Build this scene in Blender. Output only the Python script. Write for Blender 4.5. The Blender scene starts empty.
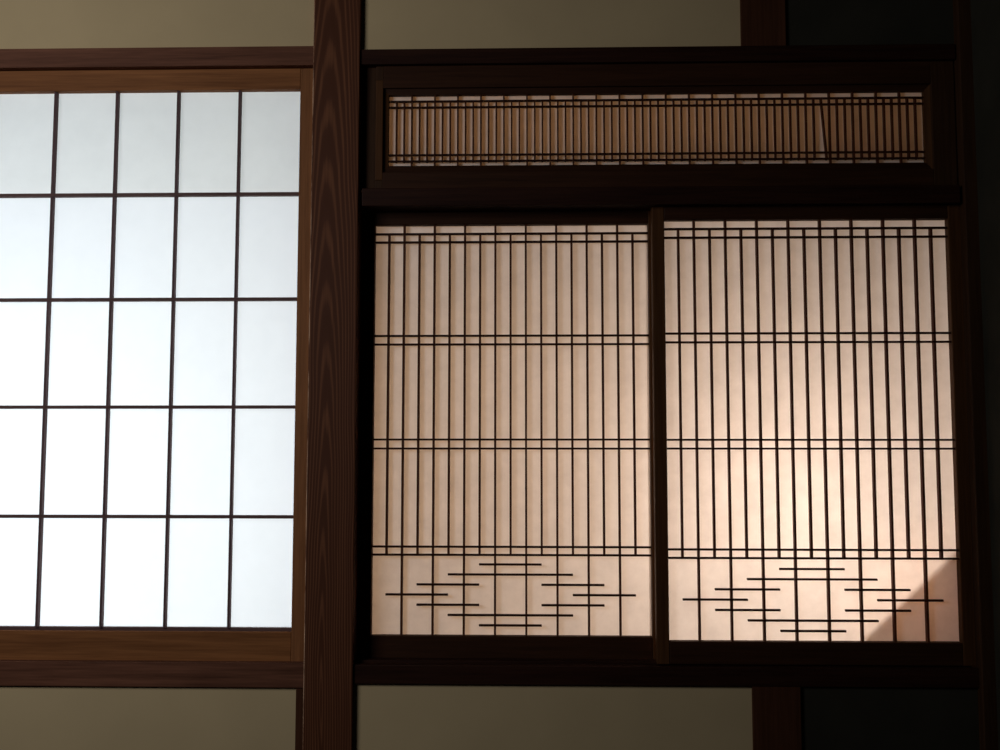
import bpy, math, random
from mathutils import Matrix, Vector
random.seed(7)
sc = bpy.context.scene
COL = sc.collection

# ------------------------------------------------------------ camera
F, D, CZ = 1000.0, 2.3, 1.35
cam_d = bpy.data.cameras.new('camera'); cam = bpy.data.objects.new('camera', cam_d); COL.objects.link(cam)
cam_d.sensor_width = 36; cam_d.lens = 36 * F / 1000.0; cam_d.clip_start = 0.02
ROT = (Matrix.Rotation(math.radians(1.439), 3, 'Z') @ Matrix.Rotation(math.radians(90 + 4.506), 3, 'X')
       @ Matrix.Rotation(math.radians(0.0356), 3, 'Z'))
cam.matrix_world = Matrix.Translation((0, -D, CZ)) @ ROT.to_4x4()
sc.camera = cam

# ------------------------------------------------------------ world, exposure, lights
w = bpy.data.worlds.new('world'); sc.world = w; w.use_nodes = True
w.node_tree.nodes['Background'].inputs[0].default_value = (0.6, 0.75, 1, 1)
w.node_tree.nodes['Background'].inputs[1].default_value = 0.003
sc.view_settings.view_transform = 'Standard'; sc.view_settings.look = 'None'
sc.view_settings.exposure = 0.0; sc.view_settings.gamma = 1.0; sc.view_settings.use_curve_mapping = False
sc.cycles.use_denoising = True
sc.cycles.max_bounces = 8

def area(name, loc, target, sx, sy, power, color, spread=180):
    d = bpy.data.lights.new(name, 'AREA'); d.shape = 'RECTANGLE'; d.size = sx; d.size_y = sy
    d.energy = power; d.color = color; d.spread = math.radians(spread)
    o = bpy.data.objects.new(name, d); COL.objects.link(o); o.location = loc
    o.rotation_euler = (Vector(target) - Vector(loc)).to_track_quat('-Z', 'Y').to_euler()
    return o
def bulb(name, loc, power, color, r):
    d = bpy.data.lights.new(name, 'POINT'); d.energy = power; d.color = color; d.shadow_soft_size = r
    o = bpy.data.objects.new(name, d); COL.objects.link(o); o.location = loc
    return o

def W(px, py, h=0.0):
    """the point of the plane standing h metres in front of the plaster, under a pixel of the photograph"""
    d = ROT @ Vector(((px - 500) / F, -(py - 375) / F, -1.0))
    t = (D - h) / d.y
    return Vector((0, -D, CZ)) + d * t

# daylight of a window in the left part of the room, in front of the wall
area('room_window_light', (-1.88, -1.88, 2.15), (-1.0, 0, 1.5), 0.95, 0.8, 19, (0.93, 0.96, 1.0))
# daylight outside the paper window
area('daylight', (-1.30, 1.2, 1.20), (-1.1, 0.02, 1.2), 1.75, 1.6, 41, (0.86, 0.94, 1.0))
# the lit corridor behind the lattice screens
area('corridor_light', (0.08, 0.95, 1.33), (0.15, 0.02, 1.22), 1.1, 0.9, 7.8, (1.0, 0.60, 0.34))
lp = W(808, 518, 0)
bulb('corridor_lamp', (lp.x, 0.48, lp.z), 23, (1.0, 0.76, 0.60), 0.03)

# ------------------------------------------------------------ materials
def new_mat(name):
    m = bpy.data.materials.new(name); m.use_nodes = True
    nt = m.node_tree; b = nt.nodes['Principled BSDF']
    return m, nt, b
def N(nt, t, **kw):
    n = nt.nodes.new(t)
    for k, v in kw.items():
        if k.startswith('_'): setattr(n, k[1:], v)
        else: n.inputs[k].default_value = v
    return n
def wood(name, c1, c2, axis, rough=0.6, fine=1.0):
    m, nt, b = new_mat(name); L = nt.links.new
    tc = N(nt, 'ShaderNodeTexCoord'); mp = N(nt, 'ShaderNodeMapping')
    s = {'x': (2.5, 60, 60), 'z': (60, 60, 2.5)}[axis]
    mp.inputs['Scale'].default_value = s
    L(tc.outputs['Object'], mp.inputs['Vector'])
    n1 = N(nt, 'ShaderNodeTexNoise', Scale=1.0 * fine, Detail=5.0, Roughness=0.6)
    L(mp.outputs[0], n1.inputs['Vector'])
    n2 = N(nt, 'ShaderNodeTexNoise', Scale=4.0 * fine, Detail=3.0)
    L(mp.outputs[0], n2.inputs['Vector'])
    mx = N(nt, 'ShaderNodeMath', _operation='MULTIPLY_ADD'); mx.inputs[1].default_value = 0.35
    L(n2.outputs[0], mx.inputs[0]); L(n1.outputs[0], mx.inputs[2])
    r = N(nt, 'ShaderNodeValToRGB'); r.color_ramp.elements[0].position = 0.42; r.color_ramp.elements[1].position = 0.92
    r.color_ramp.elements[0].color = (*c1, 1); r.color_ramp.elements[1].color = (*c2, 1)
    L(mx.outputs[0], r.inputs[0]); L(r.outputs[0], b.inputs['Base Color'])
    b.inputs['Roughness'].default_value = rough; b.inputs['Specular IOR Level'].default_value = 0.10
    bp = N(nt, 'ShaderNodeBump', Strength=0.25, Distance=0.0006)
    L(mx.outputs[0], bp.inputs['Height']); L(bp.outputs[0], b.inputs['Normal'])
    return m
def post_wood(name, xc, zc, xl):
    m, nt, b = new_mat(name); L = nt.links.new
    tc = N(nt, 'ShaderNodeTexCoord'); sp = N(nt, 'ShaderNodeSeparateXYZ'); L(tc.outputs['Object'], sp.inputs[0])
    nz = N(nt, 'ShaderNodeTexNoise', Scale=1.0, Detail=2.0); mpz = N(nt, 'ShaderNodeMapping')
    mpz.inputs['Scale'].default_value = (9, 9, 2.2); L(tc.outputs['Object'], mpz.inputs[0]); L(mpz.outputs[0], nz.inputs['Vector'])
    x = N(nt, 'ShaderNodeMath', _operation='SUBTRACT'); L(sp.outputs['X'], x.inputs[0]); x.inputs[1].default_value = xc
    wob = N(nt, 'ShaderNodeMath', _operation='MULTIPLY_ADD'); L(nz.outputs[0], wob.inputs[0]); wob.inputs[1].default_value = 0.022; L(x.outputs[0], wob.inputs[2])
    z = N(nt, 'ShaderNodeMath', _operation='SUBTRACT'); L(sp.outputs['Z'], z.inputs[0]); z.inputs[1].default_value = zc
    z2 = N(nt, 'ShaderNodeMath', _operation='MULTIPLY'); L(z.outputs[0], z2.inputs[0]); z2.inputs[1].default_value = 0.040
    cb = N(nt, 'ShaderNodeCombineXYZ'); L(wob.outputs[0], cb.inputs[0]); L(z2.outputs[0], cb.inputs[1])
    wv = N(nt, 'ShaderNodeTexWave', _wave_type='RINGS', _rings_direction='Z', Scale=55.0, Distortion=0.8, Detail=2.0)
    wv.inputs['Detail Scale'].default_value = 1.2
    L(cb.outputs[0], wv.inputs['Vector'])
    mp = N(nt, 'ShaderNodeMapping'); mp.inputs['Scale'].default_value = (220, 220, 3); L(tc.outputs['Object'], mp.inputs[0])
    n2 = N(nt, 'ShaderNodeTexNoise', Scale=1.0, Detail=4.0); L(mp.outputs[0], n2.inputs['Vector'])
    mx = N(nt, 'ShaderNodeMath', _operation='MULTIPLY_ADD'); L(n2.outputs[0], mx.inputs[0]); mx.inputs[1].default_value = 1.0; L(wv.outputs['Fac'], mx.inputs[2])
    r = N(nt, 'ShaderNodeValToRGB'); e = r.color_ramp.elements
    e[0].position = 0.25; e[0].color = (0.075, 0.023, 0.009, 1); e[1].position = 1.0; e[1].color = (0.160, 0.057, 0.024, 1)
    k = e.new(0.65); k.color = (0.082, 0.026, 0.011, 1)
    dv = N(nt, 'ShaderNodeMath', _operation='MULTIPLY'); L(mx.outputs[0], dv.inputs[0]); dv.inputs[1].default_value = 0.62
    L(dv.outputs[0], r.inputs[0])
    b.inputs['Roughness'].default_value = 0.6; b.inputs['Specular IOR Level'].default_value = 0.12
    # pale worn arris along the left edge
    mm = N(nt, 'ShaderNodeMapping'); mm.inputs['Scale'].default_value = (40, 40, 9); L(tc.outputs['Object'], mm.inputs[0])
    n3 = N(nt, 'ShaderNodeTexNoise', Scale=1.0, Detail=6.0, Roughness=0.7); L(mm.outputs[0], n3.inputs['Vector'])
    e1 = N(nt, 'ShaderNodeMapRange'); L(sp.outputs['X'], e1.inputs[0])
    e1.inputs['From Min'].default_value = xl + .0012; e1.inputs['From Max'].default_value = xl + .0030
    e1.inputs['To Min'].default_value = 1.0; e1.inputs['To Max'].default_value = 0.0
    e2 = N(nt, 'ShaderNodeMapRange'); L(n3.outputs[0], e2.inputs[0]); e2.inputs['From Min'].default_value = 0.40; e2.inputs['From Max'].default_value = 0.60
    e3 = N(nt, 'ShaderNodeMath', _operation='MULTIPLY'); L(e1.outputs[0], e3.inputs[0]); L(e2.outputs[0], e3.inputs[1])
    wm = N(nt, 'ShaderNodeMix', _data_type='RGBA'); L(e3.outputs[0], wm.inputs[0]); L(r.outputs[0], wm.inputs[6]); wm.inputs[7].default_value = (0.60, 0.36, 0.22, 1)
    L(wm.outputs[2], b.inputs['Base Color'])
    return m
def plaster(name, c, var=0.10):
    m, nt, b = new_mat(name); L = nt.links.new
    tc = N(nt, 'ShaderNodeTexCoord')
    n1 = N(nt, 'ShaderNodeTexNoise', Scale=6.0, Detail=4.0); L(tc.outputs['Object'], n1.inputs['Vector'])
    r = N(nt, 'ShaderNodeValToRGB'); r.color_ramp.elements[0].position = 0.3; r.color_ramp.elements[1].position = 0.7
    r.color_ramp.elements[0].color = (*[v * (1 - var) for v in c], 1); r.color_ramp.elements[1].color = (*[v * (1 + var) for v in c], 1)
    L(n1.outputs[0], r.inputs[0]); L(r.outputs[0], b.inputs['Base Color'])
    n2 = N(nt, 'ShaderNodeTexNoise', Scale=420.0, Detail=2.0); L(tc.outputs['Object'], n2.inputs['Vector'])
    bp = N(nt, 'ShaderNodeBump', Strength=0.25, Distance=0.0005); L(n2.outputs[0], bp.inputs['Height']); L(bp.outputs[0], b.inputs['Normal'])
    b.inputs['Roughness'].default_value = 0.95; b.inputs['Specular IOR Level'].default_value = 0.1
    return m
def paper(name, refl, trans, var=0.05):
    m = bpy.data.materials.new(name); m.use_nodes = True; nt = m.node_tree; L = nt.links.new
    for n in list(nt.nodes):
        if n.type != 'OUTPUT_MATERIAL': nt.nodes.remove(n)
    out = nt.nodes[0]
    tc = N(nt, 'ShaderNodeTexCoord')
    n1 = N(nt, 'ShaderNodeTexNoise', Scale=16.0, Detail=6.0, Roughness=0.65); L(tc.outputs['Object'], n1.inputs['Vector'])
    mr = N(nt, 'ShaderNodeMapRange'); mr.inputs['From Min'].default_value = 0.3; mr.inputs['From Max'].default_value = 0.7
    mr.inputs['To Min'].default_value = 1 - var; mr.inputs['To Max'].default_value = 1.0; L(n1.outputs[0], mr.inputs[0])
    def tint(c):
        v = N(nt, 'ShaderNodeVectorMath', _operation='SCALE'); v.inputs[0].default_value = c; L(mr.outputs[0], v.inputs['Scale']); return v
    d = N(nt, 'ShaderNodeBsdfDiffuse'); t = N(nt, 'ShaderNodeBsdfTranslucent'); a = N(nt, 'ShaderNodeAddShader')
    L(tint(refl).outputs[0], d.inputs['Color']); L(tint(trans).outputs[0], t.inputs['Color'])
    L(d.outputs[0], a.inputs[0]); L(t.outputs[0], a.inputs[1]); L(a.outputs[0], out.inputs['Surface'])
    return m

M = {}
M['beam_x'] = wood('beam_wood_horizontal', (0.014, 0.0038, 0.0018), (0.034, 0.011, 0.0055), 'x')
M['old_x'] = wood('reddish_wood_horizontal', (0.080, 0.029, 0.015), (0.185, 0.072, 0.040), 'x')
M['cedar_x'] = wood('cedar_horizontal', (0.150, 0.052, 0.016), (0.29, 0.110, 0.036), 'x')
M['cedar_z'] = wood('cedar_vertical', (0.150, 0.056, 0.019), (0.29, 0.115, 0.042), 'z')
M['frame_x'] = wood('dark_frame_wood_horizontal', (0.024, 0.008, 0.003), (0.048, 0.017, 0.007), 'x')
M['frame_z'] = wood('dark_frame_wood_vertical', (0.050, 0.018, 0.005), (0.095, 0.037, 0.012), 'z')
M['trim_z'] = wood('trim_wood_vertical', (0.045, 0.015, 0.006), (0.085, 0.030, 0.014), 'z')
M['corner_z'] = wood('corner_post_wood', (0.027, 0.010, 0.004), (0.055, 0.024, 0.010), 'z')
M['bar_x'] = wood('lattice_wood_horizontal', (0.020, 0.006, 0.003), (0.035, 0.011, 0.006), 'x', fine=2)
M['bar_z'] = wood('lattice_wood_vertical', (0.055, 0.015, 0.007), (0.090, 0.026, 0.012), 'z', fine=2)
M['muntin_x'] = wood('muntin_wood_horizontal', (0.085, 0.045, 0.040), (0.14, 0.075, 0.065), 'x', fine=2)
M['muntin_z'] = wood('muntin_wood_vertical', (0.075, 0.040, 0.040), (0.13, 0.070, 0.070), 'z', fine=2)
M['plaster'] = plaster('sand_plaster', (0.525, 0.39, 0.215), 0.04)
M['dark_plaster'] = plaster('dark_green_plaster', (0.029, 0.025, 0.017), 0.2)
M['window_paper'] = paper('window_paper', (0.32, 0.32, 0.32), (0.62, 0.63, 0.64), 0.03)
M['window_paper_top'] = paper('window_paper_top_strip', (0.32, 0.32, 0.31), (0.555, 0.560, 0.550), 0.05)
M['caster'] = paper('shadow_caster_translucent', (0.5, 0.35, 0.25), (0.36, 0.22, 0.15), 0.05)  # for the added shadow sheet; its tint lets warm lamp light into the shadow
M['transom_paper'] = paper('transom_paper', (0.62, 0.58, 0.54), (0.43, 0.34, 0.25), 0.15)
M['screen_paper'] = paper('screen_paper', (0.62, 0.62, 0.62), (0.38, 0.38, 0.38), 0.15)

# ------------------------------------------------------------ helpers
def link_mesh(name, verts, faces, mat, parent=None, bevel=0.0):
    me = bpy.data.meshes.new(name); me.from_pydata([tuple(v) for v in verts], [], faces); me.update()
    me.materials.append(mat)
    o = bpy.data.objects.new(name, me); COL.objects.link(o)
    if parent:
        o.parent = parent; o.matrix_parent_inverse = Matrix.Translation(-parent.location)
    if bevel:
        b = o.modifiers.new('bevel', 'BEVEL'); b.width = bevel; b.segments = 2; b.limit_method = 'ANGLE'
    return o
BOXF = [(0, 1, 2, 3), (7, 6, 5, 4), (0, 4, 5, 1), (1, 5, 6, 2), (2, 6, 7, 3), (3, 7, 4, 0)]
def box_data(x0, x1, z0, z1, hf, hb):
    f, b = -hf, -hb
    return [(x0, f, z0), (x1, f, z0), (x1, f, z1), (x0, f, z1), (x0, b, z0), (x1, b, z0), (x1, b, z1), (x0, b, z1)]
def box(name, x0, x1, z0, z1, hf, hb, mat, parent=None, bevel=0.0015):
    if x0 > x1: x0, x1 = x1, x0
    if z0 > z1: z0, z1 = z1, z0
    return link_mesh(name, box_data(x0, x1, z0, z1, hf, hb), BOXF, mat, parent, bevel)
def X(px, py, h): return W(px, py, h).x
def Z(px, py, h): return W(px, py, h).z
def struct(o, label=None):
    o['kind'] = 'structure'
    if label: o['label'] = label
    return o
def thing(name, label, cat, loc):
    o = bpy.data.objects.new(name, None); COL.objects.link(o); o.location = loc; o.empty_display_size = 0.05
    o['label'] = label; o['category'] = cat; o['kind'] = 'thing'
    return o
ZT, ZB = Z(500, -70, 0), Z(500, 820, 0)
XL, XR = X(-110, 375, 0), X(1010, 375, 0)

# ------------------------------------------------------------ the wall
# main post
PX0, PX1 = X(308.2, 365, 0.017), X(356.2, 365, 0.017)
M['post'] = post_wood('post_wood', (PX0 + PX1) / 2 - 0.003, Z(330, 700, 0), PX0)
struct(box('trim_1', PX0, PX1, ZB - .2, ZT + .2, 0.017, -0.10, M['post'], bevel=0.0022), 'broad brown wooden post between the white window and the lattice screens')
# plaster
b = 0.06
def wall(name, spans, mat, label):
    vs, fs = [], []
    for (x0, x1, z0, z1) in spans:
        k = len(vs); vs += box_data(x0, x1, min(z0, z1), max(z0, z1), 0, -b); fs += [tuple(i + k for i in f) for f in BOXF]
    return struct(link_mesh(name, vs, fs, mat), label)
zA_l, zA_r = Z(150, 56, 0), Z(500, 56, 0)
zS_l, zS_r = Z(150, 675, 0), Z(500, 676, 0)
PU0, PU1 = X(740.9, 20, 0.008), X(785.8, 20, 0.008)
PL0, PL1 = X(753, 720, 0.008), X(801.5, 720, 0.008)
PXm = (PX0 + PX1) / 2
wall('wall_back', [(XL, PXm, zA_l, ZT + .2), (XL, PXm, ZB - .2, zS_l), (PXm, PU0 + .03, zA_r, ZT + .2), (PXm, PL0 + .03, ZB - .2, zS_r)],
     M['plaster'], 'sand coloured plaster above and below the window and screens')
XC = X(962, 365, 0)
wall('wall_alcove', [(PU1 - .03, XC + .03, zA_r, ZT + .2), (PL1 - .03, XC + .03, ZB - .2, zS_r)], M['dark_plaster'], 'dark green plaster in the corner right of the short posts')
# upper and lower short posts
struct(box('trim_2', PU0, PU1, zA_r, ZT + .2, 0.008, -0.05, M['trim_z']), 'short dark post above the top beam')
struct(box('trim_3', PL0, PL1, ZB - .2, zS_r, 0.008, -0.05, M['trim_z']), 'short dark post below the sill')
# corner post and side wall
CP0, CP1 = X(970.8, 365, 0.025), X(984, 365, 0.025)
struct(box('trim_4', CP0, CP1 + .05, ZB - .2, ZT + .2, 0.025, -0.10, M['corner_z'], bevel=0.002), 'slim corner post beside the right screen')
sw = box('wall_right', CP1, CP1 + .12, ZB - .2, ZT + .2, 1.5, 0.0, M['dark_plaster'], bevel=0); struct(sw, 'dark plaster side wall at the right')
# left window: beam above, sill below, strip beside the post
struct(box('trim_5', XL, PX0 + .01, Z(150, 47.3, .012), Z(150, 66.3, .012), 0.012, -0.08, M['old_x']), 'reddish brown rail above the white window')
struct(box('trim_6', XL, PX0 + .01, Z(150, 662, .010), Z(150, 687, .010), 0.010, -0.08, M['old_x']), 'reddish brown sill below the white window')
struct(box('trim_7', X(295.3, 720, .006), PX0 + .01, ZB - .2, Z(300, 684, .006), 0.006, -0.05, M['trim_z']), 'narrow strip beside the post below the white window')
# head behind rail so no light leaks
struct(box('trim_8', XL, PX0 + .01, Z(150, 60, -.03), Z(150, 76, -.03), -0.034, -0.08, M['beam_x']))
# right: beams
BR = X(955.7, 50, .011)
struct(box('trim_9', PX1 - .01, BR, Z(380, 49.0, .011), Z(380, 64.2, .011), 0.011, -0.07, M['beam_x'], bevel=0.002), 'dark beam above the transom')
struct(box('trim_10', X(361.8, 197, .020), X(960.5, 195, .020), Z(380, 188, .020), Z(380, 206, .020), 0.020, -0.155, M['beam_x'], bevel=0.002), 'dark lintel between the transom and the lattice screens')  # unseen back deepened to shade the transom from the corridor lamp
struct(box('trim_11', PX1 - .01, CP0 + .01, Z(380, 665, .010), Z(380, 684.3, .010), 0.010, -0.09, M['beam_x'], bevel=0.002), 'dark sill below the lattice screens')
struct(box('trim_12', PX1 - .01, CP0 + .01, Z(380, 658.5, -.032), Z(380, 668, .0), -0.012, -0.09, M['beam_x']), 'grooved track the lattice screens slide in')
# lining of the opening, left and right of the screens, and above and below the transom
struct(box('trim_13', PX1 - .01, X(357.5, 440, -.03), Z(380, 668, -.03), Z(380, 60, -.03), -0.025, -0.10, M['frame_z']))
struct(box('trim_14', X(961, 365, -.005), CP0 + .02, Z(700, 680, -.03), Z(700, 55, -.03), -0.004, -0.10, M['frame_z']), 'jamb between the right screen and the corner post')
# unseen partition added behind the post to keep daylight off the lattice screens
struct(box('light_partition', PXm - .04, PXm + .03, ZB - .3, ZT + .3, -0.095, -2.2, M['plaster'], bevel=0))

# ------------------------------------------------------------ paper window on the left
def sheet(name, x0, x1, z0, z1, h, mat, parent, nx=1, nz=1):
    return link_mesh(name, [(x0, -h, z0), (x1, -h, z0), (x1, -h, z1), (x0, -h, z1)], [(0, 1, 2, 3)], mat, parent)
hp = -0.024; hf = -0.010
def make_window():
    xr = (X(300.5, 92, hp) + X(292, 626.5, hp)) / 2 + .003; zt = Z(150, 93.0, hp); zb = Z(150, 627.4, hp)
    cols = []
    for pt, pb in ((58.6, 38.2), (119.8, 102.6), (181.0, 166.6), (242.0, 231.2)):
        cols.append((X(pt, 93, hf) + X(pb, 626.5, hf)) / 2 - .0048)
    cols = [cols[0] - 2 * (cols[1] - cols[0]), cols[0] - (cols[1] - cols[0])] + cols
    xl = cols[0] - (cols[1] - cols[0])
    t = thing('paper_window', 'bright white paper window with thin dark grid, left of the broad post', 'window', ((xl + xr) / 2, 0.02, zb - .08))
    hF = -0.006
    zr = Z(150, 194.4, hf)
    sheet('paper', xl - .01, xr + .01, zb - .01, zr, hp, M['window_paper'], t)
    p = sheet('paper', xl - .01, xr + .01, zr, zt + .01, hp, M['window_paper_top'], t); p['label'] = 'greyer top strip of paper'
    box('top_rail', xl - .07, xr, zt, Z(150, 69.6, hF), hF, -0.032, M['cedar_x'], t)
    box('stile', xr, PX0 + .004, Z(150, 661.0, hF), Z(150, 69.6, hF), hF, -0.032, M['cedar_z'], t)
    box('stile', xl - .07, xl, zb, zt, hF, -0.032, M['cedar_z'], t)
    box('bottom_rail', xl - .07, xr, Z(150, 661.0, hF), Z(150, 631.3, hF), hF, -0.032, M['cedar_x'], t)
    box('bead', xl, xr, Z(150, 632, -.014), Z(150, 627.3, -.014), -0.014, -0.030, M['muntin_x'], t, 0.0008)
    for x in cols:
        box('vertical_bar', x - .0045, x + .0011, zb, zt, hf, hp + .0005, M['muntin_z'], t, 0.0004)
    for py in (194.4, 299.3, 407.0, 516.7):
        z = Z(150, py, hf)
        box('horizontal_bar', xl, xr, z - .0037, z + .0037, hf + .0006, hp + .0007, M['muntin_x'], t, 0.0004)
    return t
make_window()

# ------------------------------------------------------------ sliding lattice screens
def lattice(corners, hp, label, stile_l, stile_r, top_py, bot_py, rows, dia):
    (tl, tr, br, bl) = corners
    x0 = (X(*tl, hp) + X(*bl, hp)) / 2; x1 = (X(*tr, hp) + X(*br, hp)) / 2
    zt = (Z(*tl, hp) + Z(*tr, hp)) / 2; zb = (Z(*bl, hp) + Z(*br, hp)) / 2
    hF = hp + 0.020; hb = hp + 0.0135        # front of the frame, front of the bars
    pxl = tl[0]
    dzl = Z(*tl, hp) - zt + (.001 if tl[0] < 500 else .0006)
    t = thing('lattice_screen', label, 'screen', ((x0 + x1) / 2, -hp + .0, zb - .07))
    t['group'] = 'sliding lattice screens'
    sheet('paper', x0 - .01, x1 + .01, zb - .01, zt + .01, hp, M['screen_paper'], t)
    ztop = Z(pxl, top_py, hF); zbot = Z(pxl, bot_py, hF)
    box('stile', X(stile_l, 430, hF), x0, zbot, ztop, hF, hp - .006, M['frame_z'], t, 0.002)
    box('stile', x1, X(stile_r, 430, hF), zbot, ztop, hF, hp - .006, M['frame_z'], t, 0.002)
    box('top_rail', x0, x1, zt, ztop, hF - .001, hp - .006, M['frame_x'], t, 0.002)
    box('bottom_rail', x0, x1, zbot, zb, hF - .001, hp - .006, M['frame_x'], t, 0.002)
    xg = x0 - .0030; P = (x1 - xg) / 18; wv = .0024; wh = .0023
    zs = [Z(pxl, y, hb) - dzl for y in rows]
    for k in range(1, 18):
        x = xg + P * k
        a, c = (zb, zt) if k % 2 == 0 else (zs[7] - wh, zs[0] + wh)
        o = box('vertical_bar', x - wv, x + wv, a, c, hb, hp + .0006, M['bar_z'], t, 0.0003)
    for z in zs:
        box('horizontal_bar', x0, x1, z - wh, z + wh, hb + .0006, hb - .007, M['bar_x'], t, 0.0003)
    zd0 = Z(dia[0], dia[1], hb); zd1 = Z(dia[0], dia[2], hb)
    for r, spans in enumerate((((7, 11),), ((5, 13),), ((3, 7), (11, 15)), ((1, 5), (13, 17)), ((3, 7), (11, 15)), ((5, 13),), ((7, 11),))):
        z = zd0 + (zd1 - zd0) * r / 6
        for (a, c) in spans:
            o = box('short_bar', xg + P * a - .001, xg + P * c - .0005, z - wh, z + wh, hb + .0006, hb - .007, M['bar_x'], t, 0.0003)
    return t
lattice(((376.4, 227), (647.3, 225), (651.5, 635.5), (371.8, 634.2)), -0.062,
        'lattice sliding screen next to the broad post, running behind its neighbour', 359, 658, 209.5, 659.5,
        (234.1, 242.3, 335.8, 344.4, 439.4, 448.4, 546.5, 554.6), (511, 564.6, 625.6))
lattice(((663.3, 222), (944.4, 220), (959.3, 641.5), (668, 639.7)), -0.022,
        'lattice sliding screen near the corner with the brightest glow on its paper', 654.3, 968.5, 205, 664.5,
        (229.0, 237.7, 333.5, 342.3, 439.8, 448.6, 549.5, 558.0), (812, 569.2, 631.3))

# ------------------------------------------------------------ transom
def transom():
    hp = -0.026; hb = hp + .011; hF = -0.001; hB = -0.008
    x0 = X(389.3, 130, hp); x1 = X(922.5, 130, hp)
    zt = (Z(389.6, 96.4, hp) + Z(921.7, 91.7, hp)) / 2 - .0022; zb = (Z(389, 167.2, hp) + Z(923.3, 163.3, hp)) / 2 - .0018
    t = thing('transom_screen', 'long low lattice transom of closely set thin bars above the two screens', 'transom', ((x0 + x1) / 2, .0, zb - .05))
    sheet('paper', x0 - .01, x1 + .01, zb - .01, zt + .01, hp, M['transom_paper'], t)
    xa = PX1 - .004; xb = X(956, 130, hF); za = Z(385, 66, hF); zc = Z(385, 189.5, hF)
    xi0 = X(382.8, 130, hF); xi1 = X(932.5, 130, hF); zi1 = Z(385, 88, hF); zi0 = Z(385, 172, hF)
    box('top_rail', xi0, xi1, zi1, za, hF, hp - .006, M['frame_x'], t, .0015)
    box('bottom_rail', xi0, xi1, zc, zi0, hF, hp - .006, M['frame_x'], t, .0015)
    xm = X(375.5, 130, hF)
    box('stile', xa, xm, zc, za, hF - .008, hp - .006, M['corner_z'], t, .0015)
    box('moulding', xm, xi0, Z(385, 180, hF), Z(385, 80, hF), hF, hp - .006, M['frame_z'], t, .0015)
    box('stile', xm, xi0, zc, Z(385, 180, hF), hF - .001, hp - .006, M['corner_z'], t, .0015)
    box('stile', xm, xi0, Z(385, 80, hF), za, hF - .001, hp - .006, M['corner_z'], t, .0015)
    box('stile', xi1, xb, zc, za, hF, hp - .006, M['corner_z'], t, .0015)
    # mitred bead round the paper, sloping back to it
    def bead(a, b, c, d, mat):
        # a,b outer corners, c,d inner corners (x,z)
        vs = [(a[0], -hB, a[1]), (b[0], -hB, b[1]), (c[0], -(hp + .014), c[1]), (d[0], -(hp + .014), d[1])]
        vs += [(v[0], -(hp + .001), v[2]) for v in vs]
        link_mesh('bead', vs, [(0, 1, 2, 3), (7, 6, 5, 4), (0, 4, 5, 1), (1, 5, 6, 2), (2, 6, 7, 3), (3, 7, 4, 0)], mat, t)
    bead((xi0, zi1), (xi1, zi1), (x1, zt), (x0, zt), M['frame_x'])
    bead((xi1, zi0), (xi0, zi0), (x0, zb), (x1, zb), M['frame_x'])
    bead((xi0, zi0), (xi0, zi1), (x0, zt), (x0, zb), M['frame_z'])
    bead((xi1, zi1), (xi1, zi0), (x1, zb), (x1, zt), M['frame_z'])
    d = Z(389.6, 96.4, hp) - zt - .0022
    zs = [Z(389.6, y, hb) - d for y in (101.7, 107.7, 155.3, 161.5)]
    P = (x1 - x0) / 69; wv = .0018; wh = .0018
    for k in range(1, 69):
        x = x0 + P * k
        if k % 3 == 0: a, c = zb, zt
        else: a, c = zs[3] - wh, zs[0] + wh
        sh = 0.0
        o = box('vertical_bar', x - wv, x + wv, a, c, hb, hp + .0006, M['bar_z'], t, 0)
        if k == 56:                                   # one bar has slipped and leans
            for v in o.data.vertices:
                u = (c - v.co.z) / (c - a)
                v.co.x += -.001 + .011 * u
            o['label'] = 'slipped bar leaning sideways'
    for z in zs:
        box('horizontal_bar', x0, x1, z - wh, z + wh, hb + .0006, hb - .006, M['bar_x'], t, 0)
transom()

# ------------------------------------------------------------ unseen sheet added behind the right screen to cast its slanting shadow
def shadow_caster():
    L0 = Vector((lp.x, 0.48, lp.z)); y = 0.115
    q = [W(864, 640, -.022), W(968, 541, -.022), W(1130, 700, -.022), W(1024, 800, -.022)]
    q = [L0 + (p - L0) * ((0.48 - y) / (0.48 - 0.022)) for p in q]
    struct(link_mesh('shadow_caster_sheet', [(p.x, y, p.z) for p in q], [(0, 1, 2, 3)], M['caster']), 'unseen translucent sheet added to cast a slanting shadow on the right screen')
shadow_caster()
